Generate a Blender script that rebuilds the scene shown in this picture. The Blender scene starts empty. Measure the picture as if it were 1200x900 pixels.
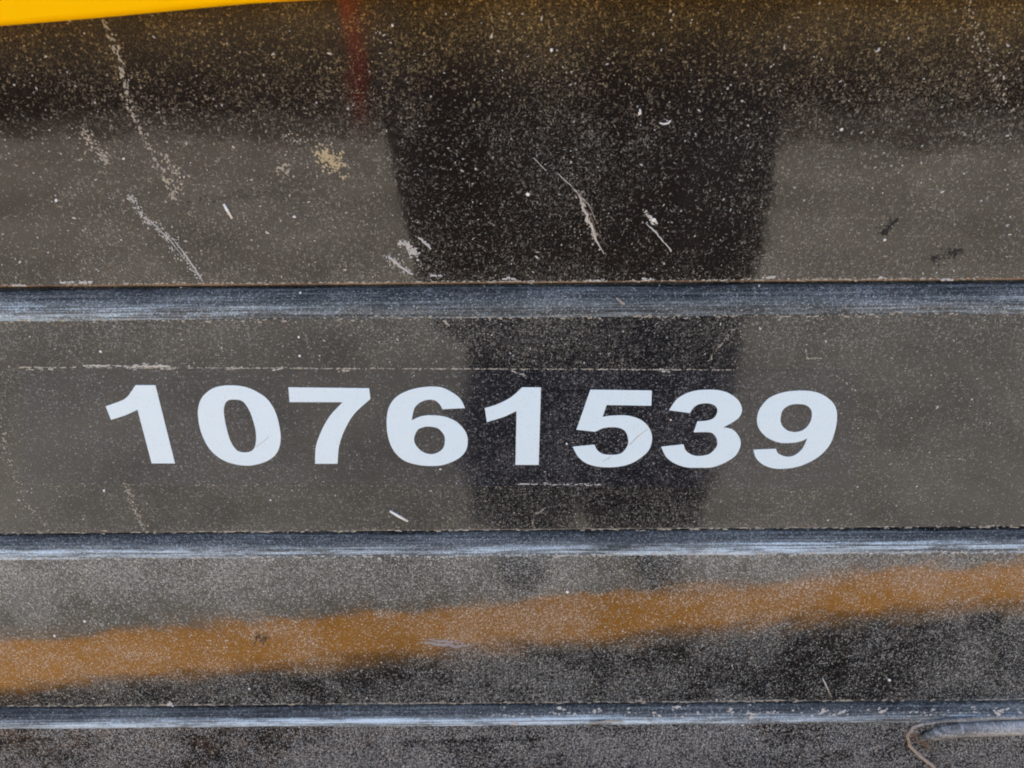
import bpy, math, random
import numpy as np
from mathutils import Vector, Matrix, noise
from mathutils.geometry import tessellate_polygon
R = math.radians
random.seed(7)
sc = bpy.context.scene
COL = sc.collection

# ------------------------------------------------------------------ camera
F = 942.0                                   # focal length in photo pixels (photo 1200 x 900)
CAM = Vector((0, -0.433, 1.2))
ROLL = R(-0.42)
cam = bpy.data.objects.new('camera', bpy.data.cameras.new('camera'))
COL.objects.link(cam)
RM = Matrix.Rotation(R(60), 4, 'X') @ Matrix.Rotation(ROLL, 4, 'Z')
cam.matrix_world = Matrix.Translation(CAM) @ RM
cam.data.sensor_width = 36; cam.data.lens = 36 * F / 1200
cam.data.clip_start = 0.01; cam.data.clip_end = 600
cam.data.dof.use_dof = True; cam.data.dof.focus_distance = 0.497; cam.data.dof.aperture_fstop = 9.5
sc.camera = cam
# ------------------------------------------------------------------ light
SUN_EL, SUN_AZ = R(67), R(-5)               # behind the machine, a little to the left
w = bpy.data.worlds.new('World'); sc.world = w; w.use_nodes = True
nt = w.node_tree
bg = nt.nodes['Background']; bg.inputs[1].default_value = 0.15
sky = nt.nodes.new('ShaderNodeTexSky'); sky.sky_type = 'NISHITA'; sky.sun_disc = False
sky.sun_elevation = SUN_EL; sky.sun_rotation = SUN_AZ
sky.air_density = 1.0; sky.dust_density = 3.5; sky.ozone_density = 1.0
nt.links.new(sky.outputs[0], bg.inputs[0])
sun = bpy.data.objects.new('sun', bpy.data.lights.new('sun', 'SUN')); COL.objects.link(sun)
sun.data.energy = 3.2; sun.data.angle = R(0.5); sun.data.color = (1, .97, .92)
sd = Vector((math.sin(SUN_AZ) * math.cos(SUN_EL), math.cos(SUN_AZ) * math.cos(SUN_EL), math.sin(SUN_EL)))
sun.rotation_euler = sd.to_track_quat('Z', 'Y').to_euler()
sc.view_settings.view_transform = 'Standard'; sc.view_settings.look = 'None'
sc.view_settings.exposure = 1.85; sc.view_settings.gamma = 1
sc.render.engine = 'CYCLES'
sc.cycles.use_denoising = True; sc.cycles.denoiser = 'OPENIMAGEDENOISE'
sc.cycles.denoising_input_passes = 'RGB_ALBEDO_NORMAL'; sc.cycles.denoising_prefilter = 'ACCURATE'
sc.cycles.pixel_filter_type = 'BLACKMAN_HARRIS'; sc.cycles.filter_width = 1.9
sc.cycles.max_bounces = 6; sc.cycles.sample_clamp_indirect = 4

# ------------------------------------------------------------------ helpers
def at(px, py, out=0.0):
    """point of the upright plane y = -out seen at this place of the photograph"""
    d = RM.to_3x3() @ Vector(((px - 600) / F, -(py - 450) / F, -1))
    t = (-out - CAM.y) / d.y
    return CAM + d * t
def mesh(name, vs, fs, mat=None, parent=None, smooth=False):
    me = bpy.data.meshes.new(name); me.from_pydata([tuple(v) for v in vs], [], fs); me.update()
    if mat: me.materials.append(mat)
    if smooth: me.polygons.foreach_set('use_smooth', [True] * len(me.polygons))
    o = bpy.data.objects.new(name, me); COL.objects.link(o)
    if parent: o.parent = parent
    return o
def tag(o, label=None, cat=None, group=None, kind=None):
    for k, v in (('label', label), ('category', cat), ('group', group), ('kind', kind)):
        if v: o[k] = v
    return o
def empty(name, loc=(0, 0, 0)):
    o = bpy.data.objects.new(name, None); o.location = loc; COL.objects.link(o); return o
def bevel(o, wd, seg=2):
    m = o.modifiers.new('bevel', 'BEVEL'); m.width = wd; m.segments = seg; m.limit_method = 'ANGLE'; return o
def box(name, a, b, mat, parent=None, bw=0.0):
    x0, y0, z0 = a; x1, y1, z1 = b
    vs = [(x, y, z) for x in (x0, x1) for y in (y0, y1) for z in (z0, z1)]
    fs = [(0, 1, 3, 2), (4, 6, 7, 5), (0, 4, 5, 1), (2, 3, 7, 6), (0, 2, 6, 4), (1, 5, 7, 3)]
    o = mesh(name, vs, fs, mat, parent)
    if bw: bevel(o, bw)
    return o
def tube(pts, rads, n=8, cap=True):
    vs, fs = [], []
    pts = [Vector(p) for p in pts]
    for i, p in enumerate(pts):
        d = (pts[min(i + 1, len(pts) - 1)] - pts[max(i - 1, 0)]).normalized()
        up = Vector((0, 0, 1)) if abs(d.z) < .9 else Vector((0, 1, 0))
        a = d.cross(up).normalized(); b = d.cross(a)
        for k in range(n):
            t = 2 * math.pi * k / n
            vs.append(p + (a * math.cos(t) + b * math.sin(t)) * rads[i])
    for i in range(len(pts) - 1):
        for k in range(n):
            fs.append((i * n + k, i * n + (k + 1) % n, (i + 1) * n + (k + 1) % n, (i + 1) * n + k))
    if cap:
        fs.append(tuple(range(n))[::-1]); fs.append(tuple((len(pts) - 1) * n + k for k in range(n)))
    return vs, fs

# ------------------------------------------------------------------ material kit
class G:
    """small node-graph writer"""
    def __init__(s, name):
        s.m = bpy.data.materials.new(name); s.m.use_nodes = True
        s.t = s.m.node_tree; s.n = s.t.nodes; s.b = s.n['Principled BSDF']; s.out = s.n['Material Output']
        g = s.n.new('ShaderNodeNewGeometry'); sp = s.n.new('ShaderNodeSeparateXYZ')
        s.t.links.new(g.outputs['Position'], sp.inputs[0]); s.pos = g.outputs['Position']
        s.X, s.Y, s.Z = sp.outputs
    def put(s, sock, v):
        if hasattr(v, 'is_linked') or hasattr(v, 'links'): s.t.links.new(v, sock)
        else: sock.default_value = v
    def ma(s, op, a, b=0.0, c=None, clamp=False):
        n = s.n.new('ShaderNodeMath'); n.operation = op; n.use_clamp = clamp
        s.put(n.inputs[0], a); s.put(n.inputs[1], b)
        if c is not None: s.put(n.inputs[2], c)
        return n.outputs[0]
    def mul(s, a, b): return s.ma('MULTIPLY', a, b)
    def add(s, a, b, clamp=False): return s.ma('ADD', a, b, clamp=clamp)
    def ss(s, v, a, b, lo=0.0, hi=1.0):
        n = s.n.new('ShaderNodeMapRange'); n.interpolation_type = 'SMOOTHSTEP'
        s.put(n.inputs[0], v); s.put(n.inputs[1], a); s.put(n.inputs[2], b); s.put(n.inputs[3], lo); s.put(n.inputs[4], hi)
        return n.outputs[0]
    def vec(s, x, y, z=0.0):
        n = s.n.new('ShaderNodeCombineXYZ'); s.put(n.inputs[0], x); s.put(n.inputs[1], y); s.put(n.inputs[2], z); return n.outputs[0]
    def noise(s, v, scale, detail=3, rough=.55, dist=0.0):
        n = s.n.new('ShaderNodeTexNoise'); n.noise_dimensions = '3D'
        s.put(n.inputs['Vector'], v); n.inputs['Scale'].default_value = scale; n.inputs['Detail'].default_value = detail
        n.inputs['Roughness'].default_value = rough; n.inputs['Distortion'].default_value = dist
        return n.outputs['Fac']
    def voro(s, v, scale):
        n = s.n.new('ShaderNodeTexVoronoi'); n.voronoi_dimensions = '2D'
        s.put(n.inputs['Vector'], v); n.inputs['Scale'].default_value = scale; n.inputs['Randomness'].default_value = 1
        c = s.n.new('ShaderNodeSeparateColor'); s.t.links.new(n.outputs['Color'], c.inputs[0])
        return n.outputs['Distance'], c.outputs[0], c.outputs[1], c.outputs[2]
    def mix(s, f, a, b):
        n = s.n.new('ShaderNodeMix'); n.data_type = 'RGBA'
        s.put(n.inputs[0], f); s.put(n.inputs[6], a); s.put(n.inputs[7], b); return n.outputs[2]
    def rot(s, x, z, ang, sx, sz):
        c, n = math.cos(ang), math.sin(ang)
        u = s.mul(s.add(s.mul(x, c), s.mul(z, n)), sx); v = s.mul(s.add(s.mul(x, -n), s.mul(z, c)), sz)
        return s.vec(u, v)
    def bump(s, h, strength, dist, nrm=None):
        n = s.n.new('ShaderNodeBump'); s.put(n.inputs['Height'], h); n.inputs['Strength'].default_value = strength
        n.inputs['Distance'].default_value = dist
        if nrm: s.t.links.new(nrm, n.inputs['Normal'])
        return n.outputs[0]

def c4(r, g, b): return (r, g, b, 1)
def simple(name, col, rough=.6, var=.15, scale=6, spec=.5, metal=0.0):
    g = G(name)
    f = g.noise(g.pos, scale, 5)
    g.put(g.b.inputs['Base Color'], g.mix(f, c4(*[c * (1 - var) for c in col]), c4(*[c * (1 + var) for c in col])))
    g.b.inputs['Roughness'].default_value = rough; g.b.inputs['Specular IOR Level'].default_value = spec
    g.b.inputs['Metallic'].default_value = metal
    return g.m

def dusty_black(name, grain=.45, haze=.03, base=(.009, .009, .011), dust=(.35, .352, .33), rough=.035,
                wave=1.0, top_z=None, top_len=.02, bot_z=None, bot_len=.012, gold_glow=False, band=None, band_x=None, arc=False, wipes=(), streak=0.0, ior=1.54, big=.05, pale=0.0, mott=0.0, fine_k=.42, med=.36, med_k=.9):
    """glossy black paint under fine pale dust: grains, short fibres, haze and wiped patches, all in metres"""
    g = G(name)
    if arc: g.Z = g.add(g.Z, g.Y)               # runs down the curve of a ledge
    xz = g.vec(g.X, g.Z)
    big_n = g.noise(g.vec(g.X, g.Z, .3), 9, 4, .6)
    mid_n = g.noise(g.vec(g.X, g.Z, 1.7), 42, 3, .6)
    dens = g.mul(g.ss(big_n, .3, .7, .4, 1.6), g.ss(mid_n, .28, .72, .6, 1.4))
    extra = None
    if top_z is not None:                       # dust caught along the top of the panel
        t = g.ss(g.Z, top_z - top_len, top_z, 0, 1); extra = g.mul(t, 1.25)
    if bot_z is not None:
        t = g.ss(g.Z, bot_z + bot_len, bot_z, 0, .8); extra = t if extra is None else g.add(extra, t)
    if extra is not None: dens = g.mul(dens, g.add(1.0, extra))
    for (x0, z0, x1, z1, wd, amt) in wipes:     # marks where the dust has been rubbed off
        L2 = (x1 - x0) ** 2 + (z1 - z0) ** 2
        ax = g.ma('SUBTRACT', g.X, x0); az = g.ma('SUBTRACT', g.Z, z0)
        h = g.ma('DIVIDE', g.add(g.mul(ax, x1 - x0), g.mul(az, z1 - z0)), L2, clamp=True)
        dx = g.ma('SUBTRACT', ax, g.mul(h, x1 - x0)); dz = g.ma('SUBTRACT', az, g.mul(h, z1 - z0))
        dd = g.ma('SQRT', g.add(g.mul(dx, dx), g.mul(dz, dz)))
        dd = g.add(dd, g.mul(g.ma('SUBTRACT', mid_n, .5), wd * 2.5))
        dens = g.mul(dens, g.ss(dd, wd * .3, wd * 1.2, 1 - amt, 1))
    # slightly warped plane so that cells do not look round
    wx = g.add(g.X, g.mul(g.ma('SUBTRACT', g.noise(xz, 900, 2), .5), .0011))
    wz = g.add(g.Z, g.mul(g.ma('SUBTRACT', g.noise(g.vec(g.X, g.Z, 5.), 900, 2), .5), .0011))
    masks = []
    d, r_, g_, b_ = g.voro(g.vec(wx, wz), 1150)
    on = g.ma('LESS_THAN', r_, g.mul(dens, grain))
    masks.append(g.mul(g.mul(g.ss(d, .18, .52, 1, 0), on), g.mul(g.mul(g_, g_), fine_k)))
    d, r_, g_, b_ = g.voro(g.vec(wx, wz, 3.), 560)
    on = g.ma('LESS_THAN', r_, g.mul(dens, grain * med))
    masks.append(g.mul(g.mul(g.ss(d, .12, .36, 1, 0), on), g.mul(g.mul(g_, g_), med_k)))
    d, r_, g_, b_ = g.voro(g.vec(wx, wz, 9.), 210)
    on = g.ma('LESS_THAN', r_, g.mul(dens, big * 2))
    masks.append(g.mul(g.mul(g.ss(d, .06, .15, 1, 0), on), g.ss(g_, 0, 1, .3, 1)))
    for ang, k in ((.5, 0), (-.75, 1), (1.25, 2), (-1.5, 3), (0.02, 4)):
        d, r_, g_, b_ = g.voro(g.rot(g.add(wx, k * .37), wz, ang, 230, 850), 1)
        on = g.ma('LESS_THAN', r_, g.mul(dens, grain * .30))
        masks.append(g.mul(g.mul(g.ss(d, .10, .33, 1, 0), on), g.mul(g.mul(g_, g_), .7)))
    tot = masks[0]
    for m_ in masks[1:]: tot = g.ma('MAXIMUM', tot, m_)
    fine = g.noise(g.vec(g.X, g.Z, 8.), 1500, 2, .7)
    hz = g.mul(g.mul(dens, haze), g.ss(fine, .3, .75, .3, 1.9))
    if streak:                                  # dust and scuffs drawn out along the edge
        sn = g.noise(g.vec(g.mul(g.X, 9), g.mul(g.Z, 420), 0.), 1, 4, .7)
        hz = g.add(hz, g.mul(g.ss(sn, .42, .72), streak))
    tot = g.add(tot, hz, clamp=True)
    bn = None
    if band:                                    # pale sky highlight painted onto the rubbed, dusty nose of the ledge
        (o_lo, o_hi, amt) = band
        O_ = g.mul(g.Y, -1)
        sx = g.noise(g.vec(g.mul(g.X, 5), g.mul(g.Z, 500), 2.), 1, 5, .7)
        wv = g.mul(g.ma('SUBTRACT', g.noise(g.vec(g.mul(g.X, 7), 3., 0.), 1, 4, .6), .5), .004)
        ax_ = g.noise(g.vec(g.mul(g.X, 3.3), 9., band[1] * 900), 1, 2, .5)
        bn = g.mul(g.mul(g.ss(g.add(O_, wv), o_lo, o_hi), g.ss(sx, .36, .6, .12, 1)), g.ss(ax_, .3, .7, .45, 1.2))
        bn = g.mul(bn, g.ss(g.noise(g.vec(g.mul(g.X, 25), g.mul(g.Z, 160), 7.), 1, 5, .75), .38, .58, .35, 1.1))
        bn = g.mul(bn, g.ss(g.noise(g.vec(g.X, g.Z, 12.), 1100, 2, .6), .36, .52, .55, 1.05))
        if band_x: bn = g.mul(bn, g.ss(g.X, band_x[0], band_x[1], 1, band_x[2]))
        tot = g.add(tot, g.mul(bn, amt), clamp=True)
    dcol = g.mix(g.ss(g.noise(g.vec(g.X, g.Z, 2.2), 700, 2), .35, .65), c4(dust[0] * .75, dust[1] * .74, dust[2] * .72), c4(*dust))
    if bn is not None: dcol = g.mix(g.ss(bn, .05, .5), dcol, c4(.56, .67, .74))  # bluish sky sheen put into the band colour
    if gold_glow:                                    # yellow glow of the cover painted into the upper panel's dust
        up = g.ss(g.add(g.Z, g.mul(g.ma('SUBTRACT', mid_n, .5), .012)), gold_glow - .075, gold_glow, 0, 1)
        up2 = g.mul(up, g.mul(up, up))
        dcol = g.mix(g.add(up, .12, clamp=True), dcol, c4(.38, .27, .11))
        tot = g.add(tot, g.mul(up2, g.ss(fine, .35, .7, .0, .20)), clamp=True)
    if mott:
        big2 = g.noise(g.vec(g.X, g.Z, 4.), 26, 5, .65)
        tot = g.add(tot, g.mul(g.ss(big2, .5, .75), mott), clamp=True)
    b = g.b
    b.inputs['Base Color'].default_value = c4(*base)
    b.inputs['IOR'].default_value = ior
    rn = g.noise(g.vec(g.X, g.Z, 6.), 60, 4, .6)
    g.put(b.inputs['Roughness'], g.ss(rn, .3, .75, rough, rough * 2.6))
    wob = g.noise(g.vec(g.X, g.Z, 0.), 16, 2, .5)
    n1 = g.bump(wob, .35 * wave, .0009)
    n2 = g.bump(g.noise(g.vec(g.X, g.Z, 3.), 330, 2), .10, .00012, n1)
    g.t.links.new(n2, b.inputs['Normal'])
    df = g.n.new('ShaderNodeBsdfDiffuse'); g.t.links.new(dcol, df.inputs[0])
    n3 = g.bump(tot, .5, .0002); g.t.links.new(n3, df.inputs['Normal'])
    mx = g.n.new('ShaderNodeMixShader'); g.t.links.new(tot, mx.inputs[0]); g.t.links.new(b.outputs[0], mx.inputs[1]); g.t.links.new(df.outputs[0], mx.inputs[2])
    g.t.links.new(mx.outputs[0], g.out.inputs[0])
    return g.m

# offsets of the four faces from the wall plane (metres towards the viewer)
O1, O2, O3, O4 = 0.0, 0.009, 0.018, 0.028
def zat(py, o): return at(600, py, o).z
def wipe(px0, py0, px1, py1, o, wd, amt):
    a, b = at(px0, py0, o), at(px1, py1, o); return (a.x, a.z, b.x, b.z, wd, amt)

Z_TOP = 1.34
z1b = zat(333, O1)                              # bottom edge of upper panel
z2t, z2b = zat(372, O2), zat(622, O2)
z3t, z3b = zat(652, O3), zat(825, O3)
z4t, z4b = zat(850, O4), zat(1120, O4)

M_up = dusty_black('upper_black_paint', base=(.013, .0095, .0075), grain=.62, haze=.006, gold_glow=at(600, -8).z, bot_z=z1b, bot_len=.02, mott=.012)
M_mid = dusty_black('middle_black_paint', grain=.75, haze=.009, top_z=z2t, top_len=.03, bot_z=z2b, bot_len=.01,
                    wipes=[wipe(60, 530, 300, 600, O2, .012, .35)])
M_low = dusty_black('lower_black_paint', base=(.006, .0058, .0055), grain=.70, haze=.018, fine_k=.7, med_k=1.15, top_z=z3t, top_len=.050, dust=(.60, .64, .655),
                    wipes=[wipe(960, 786, 1090, 748, O3, .0035, .5), wipe(450, 790, 620, 810, O3, .006, .3)])
M_bot = dusty_black('bottom_black_paint', base=(.004, .004, .004), grain=1.05, haze=.02, rough=.10, fine_k=1.25, med_k=1.4, dust=(.56, .605, .65), big=.08,
                    wipes=[wipe(430, 872, 640, 866, O4, .004, .5), wipe(-10, 870, 60, 866, O4, .003, .6)])
def M_ledge_of(nm, o0, o1, amt, bx=None): return dusty_black(nm, arc=True, band_x=bx, grain=1.1, haze=.03, rough=.22, ior=1.25, dust=(.40, .44, .44), streak=.30, band=(o1 - .0052, o1 - .0009, amt))
M_ledge1 = M_ledge_of('upper_ledge_paint', O1, O2, .75, (-.19, -.08, .42))
M_ledge2 = M_ledge_of('middle_ledge_paint', O2, O3, 1.05, (-.12, .10, .62))
M_ledge3 = M_ledge_of('lower_ledge_paint', O3, O4, 1.0, (.02, .22, .55))
M_ledge = dusty_black('seal_black', grain=1.3, haze=.20, rough=.35, dust=(.58, .59, .58), streak=.3)
M_lip = dusty_black('dirty_lip_edge', grain=1.5, haze=.5, rough=.3, dust=(.36, .25, .18), streak=.45)
M_lip2 = dusty_black('pale_lip_edge', grain=1.2, haze=.15, rough=.3, dust=(.42, .40, .37), streak=.5)
M_film = dusty_black('label_film', grain=.55, haze=.012, base=(.010, .011, .015), dust=(.33, .34, .365), rough=.05, wave=1.0)
M_gap = simple('gap_black', (.006, .006, .007), .7)

# ------------------------------------------------------------------ machine body
body = empty('machine_body', (0, 0.4, 0))
tag(body, 'glossy black ribbed side of a yellow machine under fine dust, white number 10761539 on it', 'machine body')
XW, NX = 0.62, 260
def off(o, p): o.parent = p; o.matrix_parent_inverse = Matrix.Translation(-p.location); return o
def sweep(name, prof, mat, parent, amp=.00025, seed=0, smooth=True):
    """profile of (out, z) points pulled along the machine; its edges waver a little"""
    vs, fs = [], []
    n = len(prof)
    for i in range(NX + 1):
        x = -XW + 2 * XW * i / NX
        for j, (o, z) in enumerate(prof):
            q = noise.noise(Vector((x * 9, seed, 0))) + .5 * noise.noise(Vector((x * 60, seed + 5, 0)))
            vs.append((x, -o + amp * .6 * q, z + amp * q))
    for i in range(NX):
        for j in range(n - 1):
            a = i * n + j; fs.append((a, a + 1, a + n + 1, a + n))
    return off(mesh(name, vs, fs, mat, None, smooth), parent)
def grow(name, prof, mat, seed=0, amp=.00025): return sweep(name, prof, mat, body, amp, seed)

def face_and_lip(name, o, zt, zb, mat, lipmat, seed, gap=.0045):
    # flat face down to a small rounded lip that turns back under
    grow(name, [(o, zt), (o, zt - (zt - zb) * .5), (o, zb + .0016)], mat, seed, .0)
    lip = [(o, zb + .0016)] + [(o - .0018 * (1 - math.cos(t)), zb + .0016 - .0018 * math.sin(t)) for t in np.linspace(.2, math.pi / 2, 5)]
    lip += [(o - gap - .002, zb - .0003)]
    return grow('lip_edge', lip, lipmat, seed + .3, .00012)
def ledge(o0, z0, o1, z1, seed, gap, M_ledge):
    # rounded shoulder: from the dark gap under the upper face out to the next face
    pts = [(o0 - gap - .002, z0 + .004), (o0 - gap, z0 - .0022)]
    hh, ww = (z0 - .0022) - z1, o1 - (o0 - gap)
    for t in np.linspace(0, 1, 15)[1:]:
        a = t * math.pi / 2
        pts.append((o0 - gap + ww * math.sin(a) ** .85, z1 + hh * math.cos(a) ** 1.15))
    return grow('ledge', pts, M_ledge, seed, .0003)

upper = face_and_lip('upper_panel', O1, Z_TOP - .02, z1b, M_up, M_lip, 1.1)
tag(ledge(O1, z1b, O2, z2t, 2.2, .0045, M_ledge1), 'grey-blue rounded ledge above the number')
face_and_lip('middle_panel', O2, z2t, z2b, M_mid, M_lip2, 3.1)
tag(ledge(O2, z2b, O3, z3t, 4.2, .0045, M_ledge2), 'pale blue rounded ledge below the number')
face_and_lip('lower_panel', O3, z3t, z3b, M_low, M_lip2, 5.1)
tag(ledge(O3, z3b, O4, z4t, 6.2, .0045, M_ledge3), 'bright rounded ledge near the bottom, spotted with dirt')
grow('bottom_panel', [(O4, z4t), (O4, (z4t + z4b) / 2), (O4, z4b), (0.0, z4b - .03)], M_bot, 7.1, 0)
vs = [(x, y, z) for x in (-1.8, 1.8) for y in (.012, .8) for z in (.35, 1.60 + .22 * x)]  # unseen shell, top sloped so its shadow edge follows the orange beam
off(mesh('body_shadow_shell', vs, [(0, 1, 3, 2), (4, 6, 7, 5), (0, 4, 5, 1), (2, 3, 7, 6), (0, 2, 6, 4), (1, 5, 7, 3)], M_gap), body)

# yellow body above, its lower edge dipping into the top left corner
M_yel = G('yellow_paint')
M_yel.put(M_yel.b.inputs['Base Color'], M_yel.mix(M_yel.noise(M_yel.pos, 30, 4), c4(.95, .53, .0), c4(.98, .56, .0)))
M_yel.b.inputs['Roughness'].default_value = .45; M_yel.b.inputs['Specular IOR Level'].default_value = .02
M_yel.put(M_yel.b.inputs['Normal'], M_yel.bump(M_yel.noise(M_yel.pos, 900, 2), .1, .0002))
M_yel = M_yel.m
edge_px = [(-620, 84), (-200, 46), (0, 28), (110, 19), (200, 10.5), (250, 5.5), (290, 2), (330, -.5), (400, -4), (520, -8), (800, -12), (1240, -14), (1800, -16)]
YO = .014
vs, fs = [], []
rows = [(0.0005, .0), (.004, -.0012), (YO - .004, -.0012), (YO - .0012, -.0002), (YO, .0022), (YO + .001, .05), (YO + .002, .2)]
for i, (px, py) in enumerate(edge_px):
    p = at(px, py, YO)
    for (o, dz) in rows:
        z = p.z + dz if dz < .19 else Z_TOP - .03
        vs.append((p.x, -o, z))
    vs.append((p.x, .01, Z_TOP - .03))
k = len(rows) + 1
for i in range(len(edge_px) - 1):
    for j in range(k - 1):
        a = i * k + j; fs.append((a, a + 1, a + k + 1, a + k))
yp = off(mesh('yellow_cover', vs, fs, M_yel, None, True), body)
tag(yp, 'bright yellow painted cover showing in the top left corner')

# ------------------------------------------------------------------ number label
lab = off(mesh('number_label', [], [], None, None), body)
def film():
    # thin clear film: front face and rim, slightly turned against the ledges
    a, b, c, d = at(24, 430.5, O2), at(1003, 434, O2), at(1000, 572, O2), at(26, 567, O2)
    t = .00018
    F4 = [Vector((p.x, -O2 - t, p.z)) for p in (a, b, c, d)]; B4 = [Vector((p.x, -O2 + .0003, p.z)) for p in (a, b, c, d)]
    return F4 + B4, [(3, 2, 1, 0), (0, 1, 5, 4), (1, 2, 6, 5), (2, 3, 7, 6), (3, 0, 4, 7)]
v_, f_ = film()
lab.data.from_pydata([tuple(v) for v in v_], [], f_); lab.data.materials.append(M_film)
tag(lab, 'clear adhesive film carrying the white digits')
gw = G('white_vinyl')
gf = gw.noise(gw.pos, 420, 3)
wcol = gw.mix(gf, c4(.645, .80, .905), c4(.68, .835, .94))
gd, gr, gg, gb = gw.voro(gw.vec(gw.X, gw.Z), 420)
gm = gw.mul(gw.mul(gw.ss(gd, .1, .25, 1, 0), gw.ma('LESS_THAN', gr, .25)), .30)
gw.put(gw.b.inputs['Base Color'], gw.mix(gm, wcol, c4(.45, .44, .42)))
gw.b.inputs['Roughness'].default_value = .4
M_white = gw.m

def C(x, y): return (x, y, 1)
DIG = [
 ('1', (110, 440), [[C(106,268),(200,236),(290,190),C(368,83),C(543,83),C(714,770),C(510,770),C(386,298),(275,348),C(153,387)]]),
 ('0', (220, 440), [[(380,85),(500,97),(610,142),(702,208),(768,310),(804,430),(818,550),(798,652),(742,723),(650,768),(530,790),(400,773),(290,728),(193,642),(128,520),(97,400),(93,290),(127,190),(208,118),(290,92)],
                    [(410,209),(480,222),(535,290),(575,390),(600,500),(596,608),(560,662),(490,674),(430,653),(375,570),(340,450),(319,330),(326,257),(356,217)]]),
 ('7', (330, 440), [[C(60,102),C(770,110),C(781,203),(642,332),(562,462),(507,612),C(492,773),C(295,773),(303,620),(353,480),(428,350),C(538,232),C(72,231)]]),
 ('6', (440, 440), [[C(787,284),C(590,294),(562,247),(520,216),(460,211),(390,236),(341,290),C(319,392),(400,357),(500,348),(620,363),(722,413),(793,495),(811,580),(792,662),(722,732),(600,782),(480,792),(370,782),(248,742),(157,652),(110,530),(99,400),(118,278),(188,183),(310,123),(450,98),(580,103),(690,157),(752,213)],
                    [(470,446),(550,463),(602,520),(610,580),(592,640),(541,678),(480,689),(410,666),(355,610),(340,550),(368,480),(413,454)]]),
 ('1', (555, 440), [[C(98,286),(210,250),(330,188),C(427,102),C(592,103),C(572,783),C(368,783),C(377,310),(260,363),C(117,407)]]),
 ('5', (660, 440), [[C(238,123),C(778,130),C(774,263),C(381,257),C(346,362),(430,351),(560,350),(670,382),(748,448),(781,540),(758,642),(692,712),(580,777),(440,803),(300,797),(200,767),(128,707),C(83,624),C(273,606),(300,655),(350,688),(430,696),(510,681),(562,620),(570,560),(546,490),(490,458),(410,452),(340,464),C(280,492),C(116,474)]]),
 ('3', (765, 440), [[C(142,302),(218,200),(338,140),(480,123),(620,136),(732,197),(781,278),(768,350),(712,402),C(618,453),(700,473),(758,538),(770,610),(733,692),(652,753),(530,802),(400,808),(280,802),(168,757),(108,700),C(73,624),C(270,603),(290,658),(350,698),(420,705),(500,686),(560,622),(562,560),(532,512),(490,496),C(358,496),C(391,401),(480,394),(540,368),(567,310),(545,263),(480,242),(400,252),(352,286),C(326,328)]]),
 ('9', (872, 440), [[C(80,650),C(279,642),(300,684),(370,711),(440,700),(510,642),C(556,548),(500,574),(420,589),(310,587),(200,542),(128,462),(112,380),(137,290),(217,198),(338,148),(480,131),(620,142),(722,187),(793,258),(815,350),(798,480),(748,610),(652,712),(520,782),(400,812),(270,815),(170,783),(103,722)],
                    [(480,248),(550,262),(591,310),(587,390),(541,460),(470,493),(390,486),(335,440),(318,380),(340,300),(400,258)]]),
]
def spline(poly, step=5):
    n = len(poly); out = []
    def P(i): return Vector(poly[i % n][:2])
    def cor(i): return len(poly[i % n]) == 3
    for i in range(n):
        p1, p2 = P(i), P(i + 1)
        out.append(p1)
        if cor(i) and cor(i + 1): continue
        p0 = P(i - 1) if not cor(i) else p1 - (p2 - p1) * .6
        p3 = P(i + 2) if not cor(i + 1) else p2 + (p2 - p1) * .6
        for s_ in range(1, step):
            t = s_ / step
            out.append(.5 * ((2 * p1) + (p2 - p0) * t + (2 * p0 - 5 * p1 + 4 * p2 - p3) * t * t + (3 * p1 - p0 - 3 * p2 + p3) * t ** 3))
    return out
order = ['first', 'second', 'third', 'fourth', 'fifth', 'sixth', 'seventh', 'last']
for di, (ch, (ox, oy), polys) in enumerate(DIG):
    o_f, o_b = O2 + .00042, O2 + .00010
    loops = []
    for poly in polys:
        loops.append([at(ox + q.x / 7.5, oy + q.y / 7.5, O2) for q in spline(poly)])
    flat = [p for l in loops for p in l]
    tris = tessellate_polygon([[Vector((p.x, p.z, 0)) for p in l] for l in loops])
    N = len(flat)
    vs = [(p.x, -o_f, p.z) for p in flat] + [(p.x, -o_b, p.z) for p in flat]
    fs = []
    for t in tris:
        a, b, c = [Vector((flat[i].x, flat[i].z)) for i in t]
        cr = (b - a).cross(c - a)
        fs.append(tuple(t) if cr > 0 else tuple(reversed(t)))
    st = 0
    for l in loops:
        m = len(l)
        for i in range(m):
            a, b = st + i, st + (i + 1) % m
            fs.append((a, b, b + N, a + N))
        st += m
    d = mesh('digit', vs, fs, M_white, lab)
    tag(d, 'white %s of the number, %s from the left' % (ch, order[di]) if di < 7 else 'white 9, last of the number')

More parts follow.
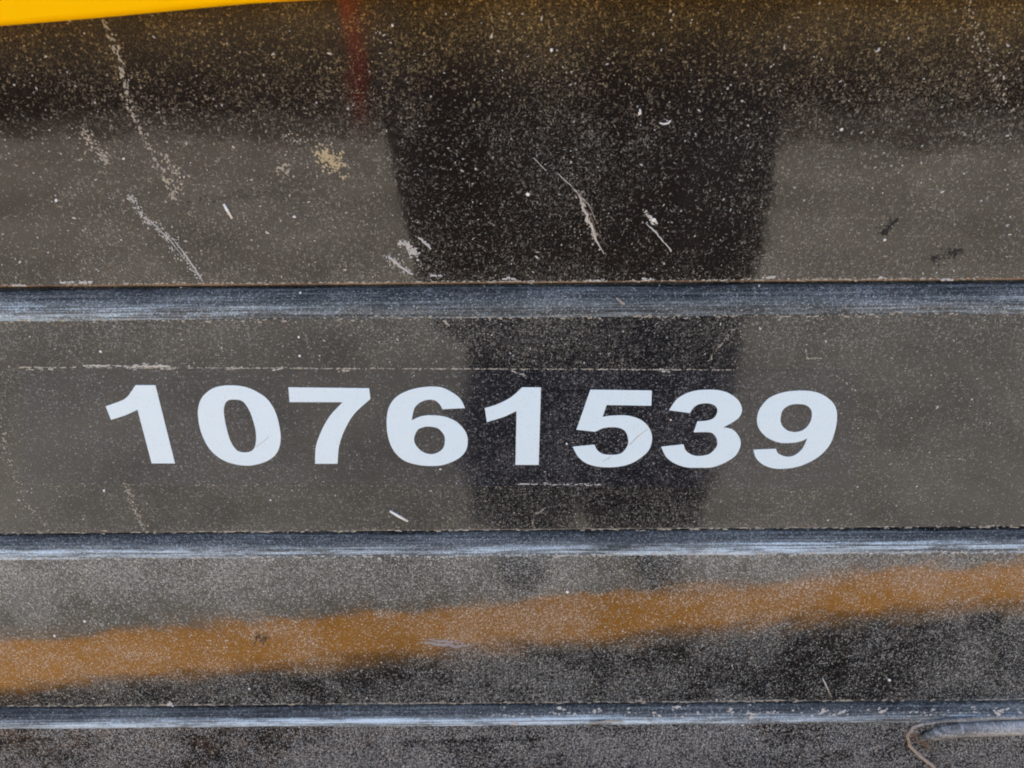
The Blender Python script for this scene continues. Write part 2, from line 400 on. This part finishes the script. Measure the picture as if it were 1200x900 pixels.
# ------------------------------------------------------------------ dirt: crumbs, streaks, fibres
M_dirt = simple('dried_mud', (.38, .34, .27), .95, .35, 300)
M_dirtw = simple('pale_dirt', (.50, .485, .45), .95, .3, 400)
M_rust = simple('brown_dirt', (.16, .11, .08), .95, .35, 300)
def flake(vs, fs, p, out, r, asp=1.0, ang=0.0, th=.00025):
    """one irregular crumb lying on the face"""
    n = random.choice((5, 6, 7)); b = len(vs); th *= random.uniform(.4, 1.6)
    ca, sa = math.cos(ang), math.sin(ang)
    for ring, k, hgt in ((0, 1.0, .0), (1, .6, 1.0)):
        for i in range(n):
            t = 2 * math.pi * i / n + random.uniform(-.2, .2)
            q = r * k * random.uniform(.6, 1.25); hgt2 = hgt * random.uniform(.75, 1.1)
            u, v = q * math.cos(t) * asp, q * math.sin(t)
            vs.append((p.x + u * ca - v * sa, -out + .0001 - hgt2 * th - hgt * .0001, p.z + u * sa + v * ca))
    fs.append(tuple(b + n + i for i in range(n)))
    for i in range(n):
        j = (i + 1) % n; fs.append((b + i, b + j, b + n + j, b + n + i))
def out_of(py):
    return O1 if py < 336 else O2 if py < 627 else O3 if py < 829 else O4
def streak(name, path, wd, num, size, mat, label=None, asp=1.8, ang=None):
    if size >= .9 and ang is None: num, size = int(num * 2.6), size * .62
    vs, fs = [], []
    seg = [(Vector(path[i]), Vector(path[i + 1])) for i in range(len(path) - 1)]
    Ls = [(b - a).length for a, b in seg]; T = sum(Ls)
    for _ in range(num):
        t = random.random() * T
        for (a, b), L in zip(seg, Ls):
            if t <= L: break
            t -= L
        f = t / max(L, .001)
        lump = .35 + 1.3 * noise.noise(Vector((a.x * .1 + t * .11, a.y * .1, 4.))) ** 2 * 4
        q = a + (b - a) * f + Vector((random.gauss(0, wd * lump), random.gauss(0, wd * lump)))
        o = out_of(q.y)
        dr = (b - a)
        an = math.atan2(-dr.y, dr.x) + random.gauss(0, .5) if ang is None else ang + random.gauss(0, .2)
        flake(vs, fs, at(q.x, q.y, o), o, size * random.uniform(.4, 1.5) ** 1.4 * .00053, random.uniform(1, asp), an)
    o = off(mesh(name, vs, fs, mat), body)
    o['kind'] = 'stuff'
    if label: o['label'] = label
    return o
def ribbon(name, pts, wds, out, mat, label, parent=body, th=.0005, jag=.25, sub=5):
    """raised irregular smear following a path given in photo positions"""
    P = []
    for i in range(len(pts) - 1):
        for s_ in range(sub):
            t = s_ / sub
            P.append((Vector(pts[i]) * (1 - t) + Vector(pts[i + 1]) * t, wds[i] * (1 - t) + wds[i + 1] * t))
    P.append((Vector(pts[-1]), wds[-1]))
    vs, fs = [], []
    for i, (q, wd) in enumerate(P):
        d = (P[min(i + 1, len(P) - 1)][0] - P[max(i - 1, 0)][0]).normalized(); nrm = Vector((-d.y, d.x))
        q = q + nrm * random.uniform(-jag, jag) * wd
        w1, w2 = wd * random.uniform(1 - jag, 1 + jag) * .5, wd * random.uniform(1 - jag, 1 + jag) * .5
        for k, h in ((w1, -.2), (w1 * .45, 1), (-w2 * .45, 1), (-w2, -.2)):
            p = at(*(q + nrm * k), out); vs.append((p.x, -out - h * th, p.z))
        if i:
            b = (i - 1) * 4
            for j in range(3): fs.append((b + j, b + j + 1, b + j + 5, b + j + 4))
    o = mesh(name, vs, fs, mat)
    if parent: off(o, parent)
    if label: o['label'] = label
    return o
# pale mud trail, top left
streak('mud_trail', [(120, 20), (138, 60), (150, 110), (162, 150), (190, 200), (205, 235)], 4.5, 90, 1.5, M_dirt, 'faint dotted mud trail running down the upper panel')
streak('mud_trail', [(98, 155), (112, 175), (128, 192)], 5, 45, 1.4, M_dirt)
streak('mud_trail', [(150, 228), (172, 258), (205, 285), (235, 328)], 4.0, 130, 1.0, M_dirtw, 'pale scuffed trail reaching the ledge')
streak('mud_trail', [(192, 180), (212, 215), (200, 230)], 6, 30, 1.4, M_dirt)
ribbon('scuff', [(176, 258), (200, 282), (214, 300)], [.5, 1.2, .5], O1, M_dirtw, None)
ribbon('scuff', [(205, 283), (222, 305), (238, 330)], [.6, 2, 1], O1, M_dirtw, None)
streak('mud_spot', [(374, 176), (396, 196)], 5.5, 230, .95, simple('ochre_mud', (.46, .38, .23), .95, .3, 400), 'beige dried mud spot on the grey reflection', ang=-.9)
streak('mud_spot', [(330, 198), (338, 204)], 3, 14, 1.6, M_dirt)
streak('mud_trail', [(330, 165), (370, 165)], 5, 20, 1.0, M_dirt)
# smears on the dark reflection
ribbon('scuff', [(660, 208), (676, 226), (690, 240), (700, 262)], [.7, 1.4, 1.2, .6], O1, M_dirt, None, jag=.5)
ribbon('scuff', [(681, 238), (694, 256), (697, 268), (712, 291)], [.6, 1.6, 1.0, .5], O1, M_rust, None, jag=.5)
ribbon('mud_smear', [(652, 202), (668, 216), (680, 230), (684, 246), (692, 262), (698, 282), (708, 297)], [.6, 1.5, 2, 3.6, 4.2, 2.4, 1.0], O1, M_dirtw, 'thin beige mud smear on the dark reflection', jag=.5)
streak('mud_spot', [(678, 222), (690, 262), (700, 285)], 3.2, 36, 1.4, M_dirt)
ribbon('mud_smear', [(757, 262), (768, 272), (778, 284), (787, 294)], [1, 2.4, 1.3, 2.2], O1, M_dirtw, 'small pale smear right of the longer one')
streak('mud_spot', [(756, 248), (766, 262)], 2.4, 12, 1.6, M_dirtw)
streak('mud_spot', [(452, 300), (478, 318)], 6, 30, 1.1, M_dirtw)
streak('mud_spot', [(470, 285), (492, 300)], 5, 34, 1.5, M_dirtw, 'whitish dirt splash at the edge of the dark reflection')
ribbon('scuff', [(490, 278), (498, 284), (505, 292)], [2, 4, 2], O1, M_dirtw, None)
ribbon('scuff', [(455, 300), (466, 310), (484, 322)], [2, 3, 2], O1, M_dirtw, None)
streak('mud_trail', [(0, 480), (6, 530), (30, 590), (60, 625)], 4, 40, 1.2, M_dirt)
streak('mud_trail', [(145, 560), (155, 590), (170, 622)], 4.5, 50, 1.3, M_dirt, 'thin mud trail below the first digit')
streak('mud_trail', [(1130, 0), (1150, 60), (1185, 130)], 12, 40, 1.2, M_dirt)
streak('mud_trail', [(520, 170), (560, 215)], 9, 16, .7, M_dirtw)
ribbon('scuff', [(625, 185), (640, 200)], [1, 1], O1, M_dirtw, None)
M_gf = simple('grey_film', (.27, .26, .28), .7, .35, 500)
ribbon('scuff', [(497, 753), (515, 756), (535, 758), (553, 756)], [1.5, 3.5, 3, 1], O3, M_gf, 'grey scuff on the orange reflection', th=.0003, jag=.5)
ribbon('scuff', [(502, 749), (520, 752), (540, 753)], [1, 2.5, 1], O3, M_gf, None, th=.0003, jag=.5)
streak('dirt_clump', [(498, 753), (552, 757)], 2.2, 70, .8, M_gf)
M_smut = simple('dark_smudge', (.02, .018, .016), .9, .3, 300)
streak('dark_smudge', [(1034, 274), (1042, 265), (1052, 258)], 2.5, 60, 1.3, M_smut, 'small dark smudge on the grey reflection at right')
streak('dark_smudge', [(1088, 304), (1130, 292)], 4.5, 70, 1.1, M_smut)
streak('dark_smudge', [(200, 240), (330, 225), (360, 250)], 12, 80, .9, M_smut)
streak('dark_smudge', [(340, 520), (356, 480)], 26, 60, .8, M_smut)
streak('dark_smudge', [(300, 747), (312, 748)], 3, 50, 1.0, M_smut)
for pth in ([(944, 407), (946, 420), (962, 420)], [(828, 426), (848, 400), (864, 382), (880, 381)], [(980, 440), (1003, 458)], [(640, 595), (626, 604), (624, 616)], [(520, 376), (527, 382)], [(723, 350), (730, 356)]):
    streak('hairline', pth, .35, 34, .62, M_dirt, None, asp=3.5)
# dirt line caught along the film's top edge, and a short piece below
def film_y(x): return 430.5 + (x - 24) * .0036
streak('dust_line', [(22, film_y(22)), (860, film_y(860))], .4, 620, .7, M_dirt, 'broken pale dirt line along the top edge of the film', asp=4, ang=0)
streak('dust_line', [(100, 428.5), (200, 429.5)], .6, 90, .95, M_dirtw, None, asp=4, ang=0)
for (a, b) in (((30, 433), (50, 432)), ((148, 430), (162, 434)), ((188, 432), (204, 432)), ((262, 433), (284, 431)), ((320, 434), (331, 431)), ((598, 434), (616, 440)), ((398, 434), (410, 434)), ((768, 433), (784, 436)), ((57, 432), (62, 433))):
    streak('dirt_clump', [a, b], .8, 16, 1.1, M_dirtw, None, asp=2)
streak('dust_line', [(606, 567), (705, 568)], .5, 120, .8, M_dirtw, None, asp=4, ang=0)
streak('dust_line', [(26, 567), (600, 570)], .6, 110, .6, M_dirt, None, asp=3, ang=0)
# crumbs along lips and ledges
streak('edge_crumbs', [(0, 333.5), (1200, 326)], .7, 420, .8, M_dirt, 'crumbs of dirt on the lower lip of the upper panel', asp=3, ang=0)
for (x, y, n) in ((22, 334.5, 20), (78, 331, 14), (98, 331, 12), (510, 323, 16), (595, 327, 20), (697, 329, 14), (900, 325, 26), (760, 327, 10), (1110, 328, 20), (1035, 326, 12)):
    streak('dirt_clump', [(x - 6, y), (x + 8, y)], .8, n, .95, M_dirtw, None, asp=2.5, ang=0)
def on_ledge(name, pyc, spread, o_a, o_b, num, size, mat, x0=0, x1=1200, label=None, asp=3):
    vs, fs = [], []
    for _ in range(num):
        x = random.uniform(x0, x1); y = pyc - (x - 600) * .0066 + random.gauss(0, spread)
        o = random.uniform(o_a, o_b)
        flake(vs, fs, at(x, y, o), o, size * random.uniform(.4, 1.6) * .00053, random.uniform(1, asp), random.gauss(0, .1))
    o = off(mesh(name, vs, fs, mat), body); o['kind'] = 'stuff'
    if label: o['label'] = label
on_ledge('ledge_crumbs', 372, 1.6, O2 + .0001, O2 + .0002, 260, .8, M_dirt, label='crumbs and chips along the upper ledge')
on_ledge('ledge_crumbs', 621, .7, O2 + .0001, O2 + .0002, 260, .75, M_dirt, asp=5, label='pale crumb line above the middle ledge')
on_ledge('ledge_crumbs', 651, 1.3, O3 + .0001, O3 + .0002, 420, .9, M_dirtw)
on_ledge('ledge_crumbs', 823.5, .6, O3 + .0001, O3 + .0002, 330, .8, M_dirt, asp=5)
on_ledge('ledge_crumbs', 838, 3.5, O4 + .0003, O4 + .0006, 170, 1.2, M_dirtw, 560, 1200, asp=1.6, label='white specks on the bottom ledge')
for (x, y) in ((655, 830), (700, 833), (792, 829), (855, 832), (880, 838), (965, 834), (985, 835), (1035, 832), (1178, 832), (1170, 836), (200, 826), (602, 848)):
    vs, fs = [], []
    for _ in range(6):
        flake(vs, fs, at(x + random.gauss(0, 2.5), y + random.gauss(0, 1.3), O4 + .0005), O4 + .0005, random.uniform(1.0, 2.6) * .00053, 1.5, random.uniform(-1, 1), .0004)
    o = off(mesh('dirt_clump', vs, fs, M_dirtw), body); o['kind'] = 'stuff'
# loose larger specks everywhere
vs, fs = [], []
for _ in range(2600):
    x, y = random.uniform(-150, 1350), random.uniform(0, 900)
    if 336 < y < 372 or 624 < y < 652 or 826 < y < 850: continue
    if 445 < y < 552 and 118 < x < 990: continue
    o = out_of(y)
    flake(vs, fs, at(x, y, o), o, random.choice((.45, .5, .6, .7, .8, 1.1)) * random.uniform(.7, 1.3) * .00053, random.choice((1, 1, 1.3, 2.2)), random.uniform(0, 3.1))
o = off(mesh('dust_specks', vs, fs, M_dirtw), body); tag(o, None, None, None, 'stuff')
# the handful of bright single specks
vs, fs = [], []
for (x, y, r) in ((66, 235, 2), (145, 186, 1.5), (345, 254, 2), (619, 228, 2.6), (646, 59, 1.8), (750, 133, 2.4), (460, 30, 1.5), (352, 343, 1.2), (766, 258, 2.6), (122, 575, 2), (516, 550, 2),
                  (118, 412, 1.8), (351, 417, 1.8), (99, 728, 2.6), (64, 745, 2), (665, 694, 2.4), (1042, 797, 3.2), (840, 820, 1.8), (292, 807, 1.8), (350, 395, 1.5), (986, 152, 2), (1037, 281, 1.8), (664, 520, 1.8), (786, 492, 1.6), (317, 586, 1.6), (430, 818, 1.6), (870, 850, 1.8), (887, 866, 1.6)):
    o_ = out_of(y); flake(vs, fs, at(x, y, o_), o_, r * .00053, 1.1, random.uniform(0, 3), .0005)
o = off(mesh('dust_specks', vs, fs, simple('white_grit', (.8, .79, .76), .8)), body); tag(o, None, None, None, 'stuff')
# hairline scratches over digits
M_scr = simple('scratch_grey', (.42, .44, .47), .7)
ribbon('scratch', [(738, 521), (748, 511), (759, 503)], [.9, 1.1, .7], O2 + .00044, M_scr, 'thin diagonal scratch across the 5', th=.00006)
ribbon('scratch', [(706, 541), (716, 535)], [.8, .8], O2 + .00044, M_scr, None, th=.00006)
ribbon('scratch', [(300, 524), (315, 512)], [.7, .7], O2 + .00044, M_scr, None, th=.00006)

# loose bits resting on the panel: things of their own
M_straw = simple('straw_white', (.82, .80, .74), .6, .1, 400)
def bit(name, pts, r, label, cat, mat=M_straw, group=None):
    o_ = out_of(pts[0][1])
    P = [at(x, y, o_ + r * .7) for x, y in pts]
    n = len(P)
    v, f = tube(P, [r * (.75 if i in (0, n - 1) else 1) for i in range(n)], 6)
    return tag(mesh(name, v, f, mat, None, True), label, cat, group)
bit('straw_fragment', [(262, 239), (266, 246), (272, 256)], .00085, 'short white straw fragment stuck on the upper panel at the left', 'straw')
bit('straw_fragment', [(457, 599), (467, 605), (478, 611)], .00095, 'white straw fragment lying below the 6 just above the ledge', 'straw')
bit('straw_fragment', [(964, 795), (968, 803), (974, 817)], .0006, 'faint pale straw sliver above the bottom ledge at the right', 'straw', M_dirtw)
bit('curled_fiber', [(773, 144), (778, 145.5), (783, 144.5), (786, 141)], .00045, 'tiny curled white fibre on the dark upper reflection', 'fibre')
bit('hair_fiber', [(690, 848), (712, 845), (730, 845)], .0008, 'tan splinter under the bottom ledge, right of centre', 'splinter', M_dirt)
bit('straw_fragment', [(750, 128), (750.5, 134)], .0007, 'tiny upright white grain of straw in the dark upper reflection', 'straw')
M_stalk = simple('brown_stalk', (.36, .30, .25), .8, .5, 250)
bit('dry_stalk', [(1083, 848), (1070, 852), (1063, 862), (1066, 874), (1078, 886), (1092, 897), (1108, 914)], .0013, 'brown dry stalk hooked under the torn seal at bottom right', 'stalk', M_stalk)

# torn rubber seal coming out under the bottom ledge at the right
pts = [(1078, 866), (1090, 862), (1105, 857.5), (1125, 855), (1150, 853.5), (1180, 852.5), (1230, 851), (1330, 849), (1500, 846)]
P = [at(x, y, O4 + .0025) for x, y in pts]
rr = [.0016, .0038, .0052, .0057, .0058, .0058, .0058, .0058, .0058]
v, f = tube(P, rr, 12)
s1 = off(mesh('torn_seal', v, f, M_ledge, None, True), body); s1['label'] = 'torn dusty seal bead standing off the bottom panel'
pts = [(1070, 852), (1100, 845), (1140, 842), (1200, 840), (1320, 838)]
P = [at(x, y, O4 + .0008) for x, y in pts]
v, f = tube(P, [.0006, .0013, .0015, .0015, .0015], 8)
off(mesh('torn_seal', v, f, M_ledge, None, True), body)
streak('dirt_clump', [(1064, 856), (1085, 872), (1092, 880)], 3.5, 70, 1.9, M_rust, 'brown crumbs where the seal is torn')
streak('dirt_clump', [(1090, 862), (1200, 852)], 3.5, 80, 1.0, M_dirtw)

# ------------------------------------------------------------------ what the paint reflects: the yard behind the photographer
g = G('soil')
g.put(g.b.inputs['Base Color'], g.mix(g.noise(g.pos, 1.3, 8, .65), c4(.045, .036, .028), c4(.085, .07, .055)))
g.b.inputs['Roughness'].default_value = .95
gr = mesh('ground', [(-250, -400, 0), (250, -400, 0), (250, 60, 0), (-250, 60, 0)], [(0, 1, 2, 3)], g.m); gr['kind'] = 'structure'
g = G('worn_concrete')
cn = g.noise(g.pos, 2.2, 9, .7)
g.put(g.b.inputs['Base Color'], g.mix(g.ss(cn, .3, .7), c4(.17, .158, .132), c4(.335, .31, .262)))
g.b.inputs['Roughness'].default_value = .9
g.put(g.b.inputs['Normal'], g.bump(g.noise(g.pos, 60, 5), .4, .004))
cp = mesh('yard_concrete', [(-14, -5.7, .004), (14, -3.6, .004), (14, 3, .004), (-14, 3, .004)], [(0, 1, 2, 3)], g.m); cp['kind'] = 'structure'

# steel bar painted orange-yellow lying on the yard along the machine
M_bar = simple('orange_bar_paint', (.76, .33, .04), .5, .18, 8)
bar = box('orange_beam', (-1.6, -.052, .004), (1.6, .052, .036), M_bar, None, .006)
bar.location = (0, -.715, 0); bar.rotation_euler.z = R(-5.6)
tag(bar, 'long flat orange-yellow steel beam on the concrete, mirrored as the orange stripe', 'beam')

M_shade = simple('dull_black', (.022, .021, .021), .85, .25, 20)
mt = mesh('shade_sheet', [], [], M_shade)  # dark sheet added to deepen the shade beside the machine
vs = [(-2.2, -.50, 0), (2.2, -.93, 0), (2.2, .3, 0), (-2.2, .3, 0)]
mt.data.from_pydata([(x, y + .07, z) for z in (.008, .014) for x, y, _ in vs], [], [(4, 5, 6, 7), (0, 1, 5, 4), (1, 2, 6, 5), (2, 3, 7, 6), (3, 0, 4, 7)])
tag(mt, 'added black sheet deepening the shade between the beam and the machine', 'shade sheet')

# yellow loader standing behind, dark underneath
ld = empty('yellow_loader', (0, -6.6, 0))
tag(ld, 'large yellow machine parked across the yard, mirrored along the top', 'loader')
M_dark = simple('undercarriage', (.030, .021, .015), .8)
box('loader_body', (-6, -1.2, .82), (6, 1.2, 2.3), M_yel, ld, .1)
box('cab', (-1.2, -1.0, 2.3), (1.0, 1.0, 3.6), M_dark, ld, .08)
for s_ in (-1, 1):
    v, f = [], []
    n = 20
    for x in (-6.2, 6.2):
        for k in range(n):
            t = 2 * math.pi * k / n
            v.append((x, s_ * .95 + .2 * math.cos(t), .42 + .40 * math.sin(t)))
    for k in range(n): f.append((k, (k + 1) % n, n + (k + 1) % n, n + k))
    f.append(tuple(range(n))); f.append(tuple(range(n, 2 * n))[::-1])
    mesh('track', v, f, M_dark, ld, True)
# red post
rp = empty('red_post', (-.96, -4.95, 0))
tag(rp, 'red marker post at the edge of the concrete, mirrored at the upper left', 'post')
v, f = tube([(0, 0, 0), (0, 0, 1.15), (0, 0, 1.2)], [.075, .075, .05], 16)
mesh('pole', v, f, simple('red_paint', (.65, .03, .015), .4), rp, True)
v, f = tube([(0, 0, 0), (0, 0, .03)], [.13, .12], 16); mesh('foot_plate', v, f, M_dark, rp, True)

# ------------------------------------------------------------------ the photographer
M_coat = simple('black_coat', (.010, .010, .013), .85)
M_trs = simple('dark_trousers', (.008, .009, .012), .85)
M_skin = simple('skin', (.45, .27, .19), .5)
M_shoe = simple('black_shoe', (.012, .011, .010), .5)
PY = -1.05
def skinned(name, nodes, edges, mat, parent=None, sub=2):
    me = bpy.data.meshes.new(name); me.from_pydata([n_[0] for n_ in nodes], edges, [])
    me.materials.append(mat)
    o = bpy.data.objects.new(name, me); COL.objects.link(o)
    if parent: o.parent = parent
    sk = o.modifiers.new('skin', 'SKIN'); sk.use_smooth_shade = True
    me.skin_vertices[0].data if me.skin_vertices else None
    for i, n_ in enumerate(nodes):
        r = n_[1]; me.skin_vertices[0].data[i].radius = (r, r) if not isinstance(r, tuple) else r
        me.skin_vertices[0].data[i].use_root = (i == 0)
    sb = o.modifiers.new('sub', 'SUBSURF'); sb.levels = sub; sb.render_levels = sub
    return o
hx = .15
nodes = [((hx, PY, .92), .15), ((hx, PY, 1.08), .14), ((hx, PY + .02, 1.27), .16), ((hx, PY + .05, 1.45), .075), ((hx, PY + .08, 1.53), .055),
         ((hx, PY + .11, 1.60), .09), ((hx, PY + .12, 1.68), .095), ((hx, PY + .11, 1.74), .06),
         ((hx - .115, PY, .88), .10), ((hx - .115, PY + .03, .48), .07), ((hx - .125, PY, .10), .045), ((hx - .125, PY + .05, .035), .04), ((hx - .135, PY + .19, .03), .035),
         ((hx + .14, PY, .88), .105), ((hx + .15, PY + .03, .48), .08), ((hx + .145, PY, .10), .05), ((hx + .145, PY + .05, .035), .04), ((hx + .155, PY + .19, .03), .035),
         ((hx - .19, PY + .02, 1.38), .06), ((hx - .27, PY + .03, 1.12), .045), ((-.10, PY + .30, 1.17), .032), ((-.085, PY + .36, 1.185), .028),
         ((hx + .19, PY + .02, 1.38), .06), ((hx + .25, PY + .03, 1.12), .045), ((.12, PY + .30, 1.17), .032), ((.095, PY + .36, 1.185), .028)]
edges = [(0, 1), (1, 2), (2, 3), (3, 4), (4, 5), (5, 6), (6, 7), (0, 8), (8, 9), (9, 10), (10, 11), (11, 12), (0, 13), (13, 14), (14, 15), (15, 16), (16, 17),
         (2, 18), (18, 19), (19, 20), (20, 21), (2, 22), (22, 23), (23, 24), (24, 25)]
per = skinned('person', nodes, edges, M_skin)
tag(per, 'person in long dark coat and dark trousers holding a phone, mirrored as a dark silhouette', 'person')
def loft(name, rings, mat, parent, n=28):
    vs, fs = [], []
    for (cx, cy, cz, rx, ry) in rings:
        for k in range(n):
            t = 2 * math.pi * k / n
            q = 1 + .05 * math.sin(5 * t + cz * 9) * (1.5 - cz)
            vs.append((cx + rx * q * math.cos(t), cy + ry * q * math.sin(t), cz))
    for i in range(len(rings) - 1):
        for k in range(n):
            fs.append((i * n + k, i * n + (k + 1) % n, (i + 1) * n + (k + 1) % n, (i + 1) * n + k))
    return mesh(name, vs, fs, mat, parent, True)
loft('coat', [(hx - .0, PY, .50, .30, .18), (hx - .0, PY, .58, .325, .18), (hx - .01, PY, .75, .34, .18), (hx - .035, PY, .92, .355, .18), (hx - .03, PY, 1.1, .34, .17), (hx - .02, PY, 1.28, .26, .16), (hx, PY + .01, 1.42, .20, .12), (hx, PY + .04, 1.49, .08, .08)], M_coat, per)
for s_, j in ((-1, (19, 20)), (1, (23, 24))):
    a, b, c = Vector(nodes[18 if s_ < 0 else 22][0]), Vector(nodes[j[0]][0]), Vector(nodes[j[1]][0])
    v, f = tube([a, a.lerp(b, .5), b, b.lerp(c, .5), c], [.09, .075, .068, .058, .05], 14)
    mesh('sleeve', v, f, M_coat, per, True)
for s_, i0 in ((-1, 8), (1, 13)):
    a, b, c = [Vector(nodes[i0 + k][0]) for k in range(3)]
    v, f = tube([a, a.lerp(b, .5), b, b.lerp(c, .5), c], [.155, .152, .15, .146, .14] if s_ > 0 else [.14, .135, .13, .128, .125], 16)
    mesh('trouser_leg', v, f, M_trs, per, True)
    t = Vector(nodes[i0 + 4][0])
    v, f = tube([(t.x, PY - .09, .055), (t.x, PY, .06), (t.x, PY + .10, .05), (t.x, PY + .20, .035), (t.x, PY + .235, .03)], [.035, .052, .05, .045, .02], 12)
    mesh('shoe', v, f, M_shoe, per, True)
v, f = [], []
for i in range(9):
    ph = math.pi * .5 * i / 8
    for k in range(18):
        t = 2 * math.pi * k / 18
        v.append((hx + .098 * math.cos(t) * math.cos(ph), PY + .095 + .112 * math.sin(t) * math.cos(ph), 1.67 + .115 * math.sin(ph)))
for i in range(8):
    for k in range(18): f.append((i * 18 + k, i * 18 + (k + 1) % 18, (i + 1) * 18 + (k + 1) % 18, (i + 1) * 18 + k))
mesh('hair', v, f, M_dark, per, True)
# five fingers of each hand closing on the phone's short sides
for s_ in (-1, 1):
    for k in range(5):
        L = (.060, .072, .076, .068, .052)[k]
        base = Vector((s_ * .088, -.505, 1.185 + .012 * (k - 1.5)))
        if k == 0: base = Vector((s_ * .085, -.50, 1.165)); tip = [Vector((-s_ * .012, .03, -.004)), Vector((-s_ * .030, .026, .006))]
        else: tip = [Vector((s_ * .004, L * .45, 0)), Vector((-s_ * .018, L * .62, .002))]
        v, f = tube([base, base + tip[0], base + tip[1]], [.0085, .0078, .0062], 8)
        mesh('finger', v, f, M_skin, per, True)
ph = box('smartphone', (-.078, -.036, -.0135), (.078, .036, -.0055), simple('phone_black', (.01, .01, .012), .2), None, .002)
ph.matrix_world = Matrix.Translation(CAM) @ RM @ Matrix.Rotation(0, 4, 'X') @ Matrix.Translation((0, 0, .012))
tag(ph, 'black smartphone held sideways by the photographer', 'phone')
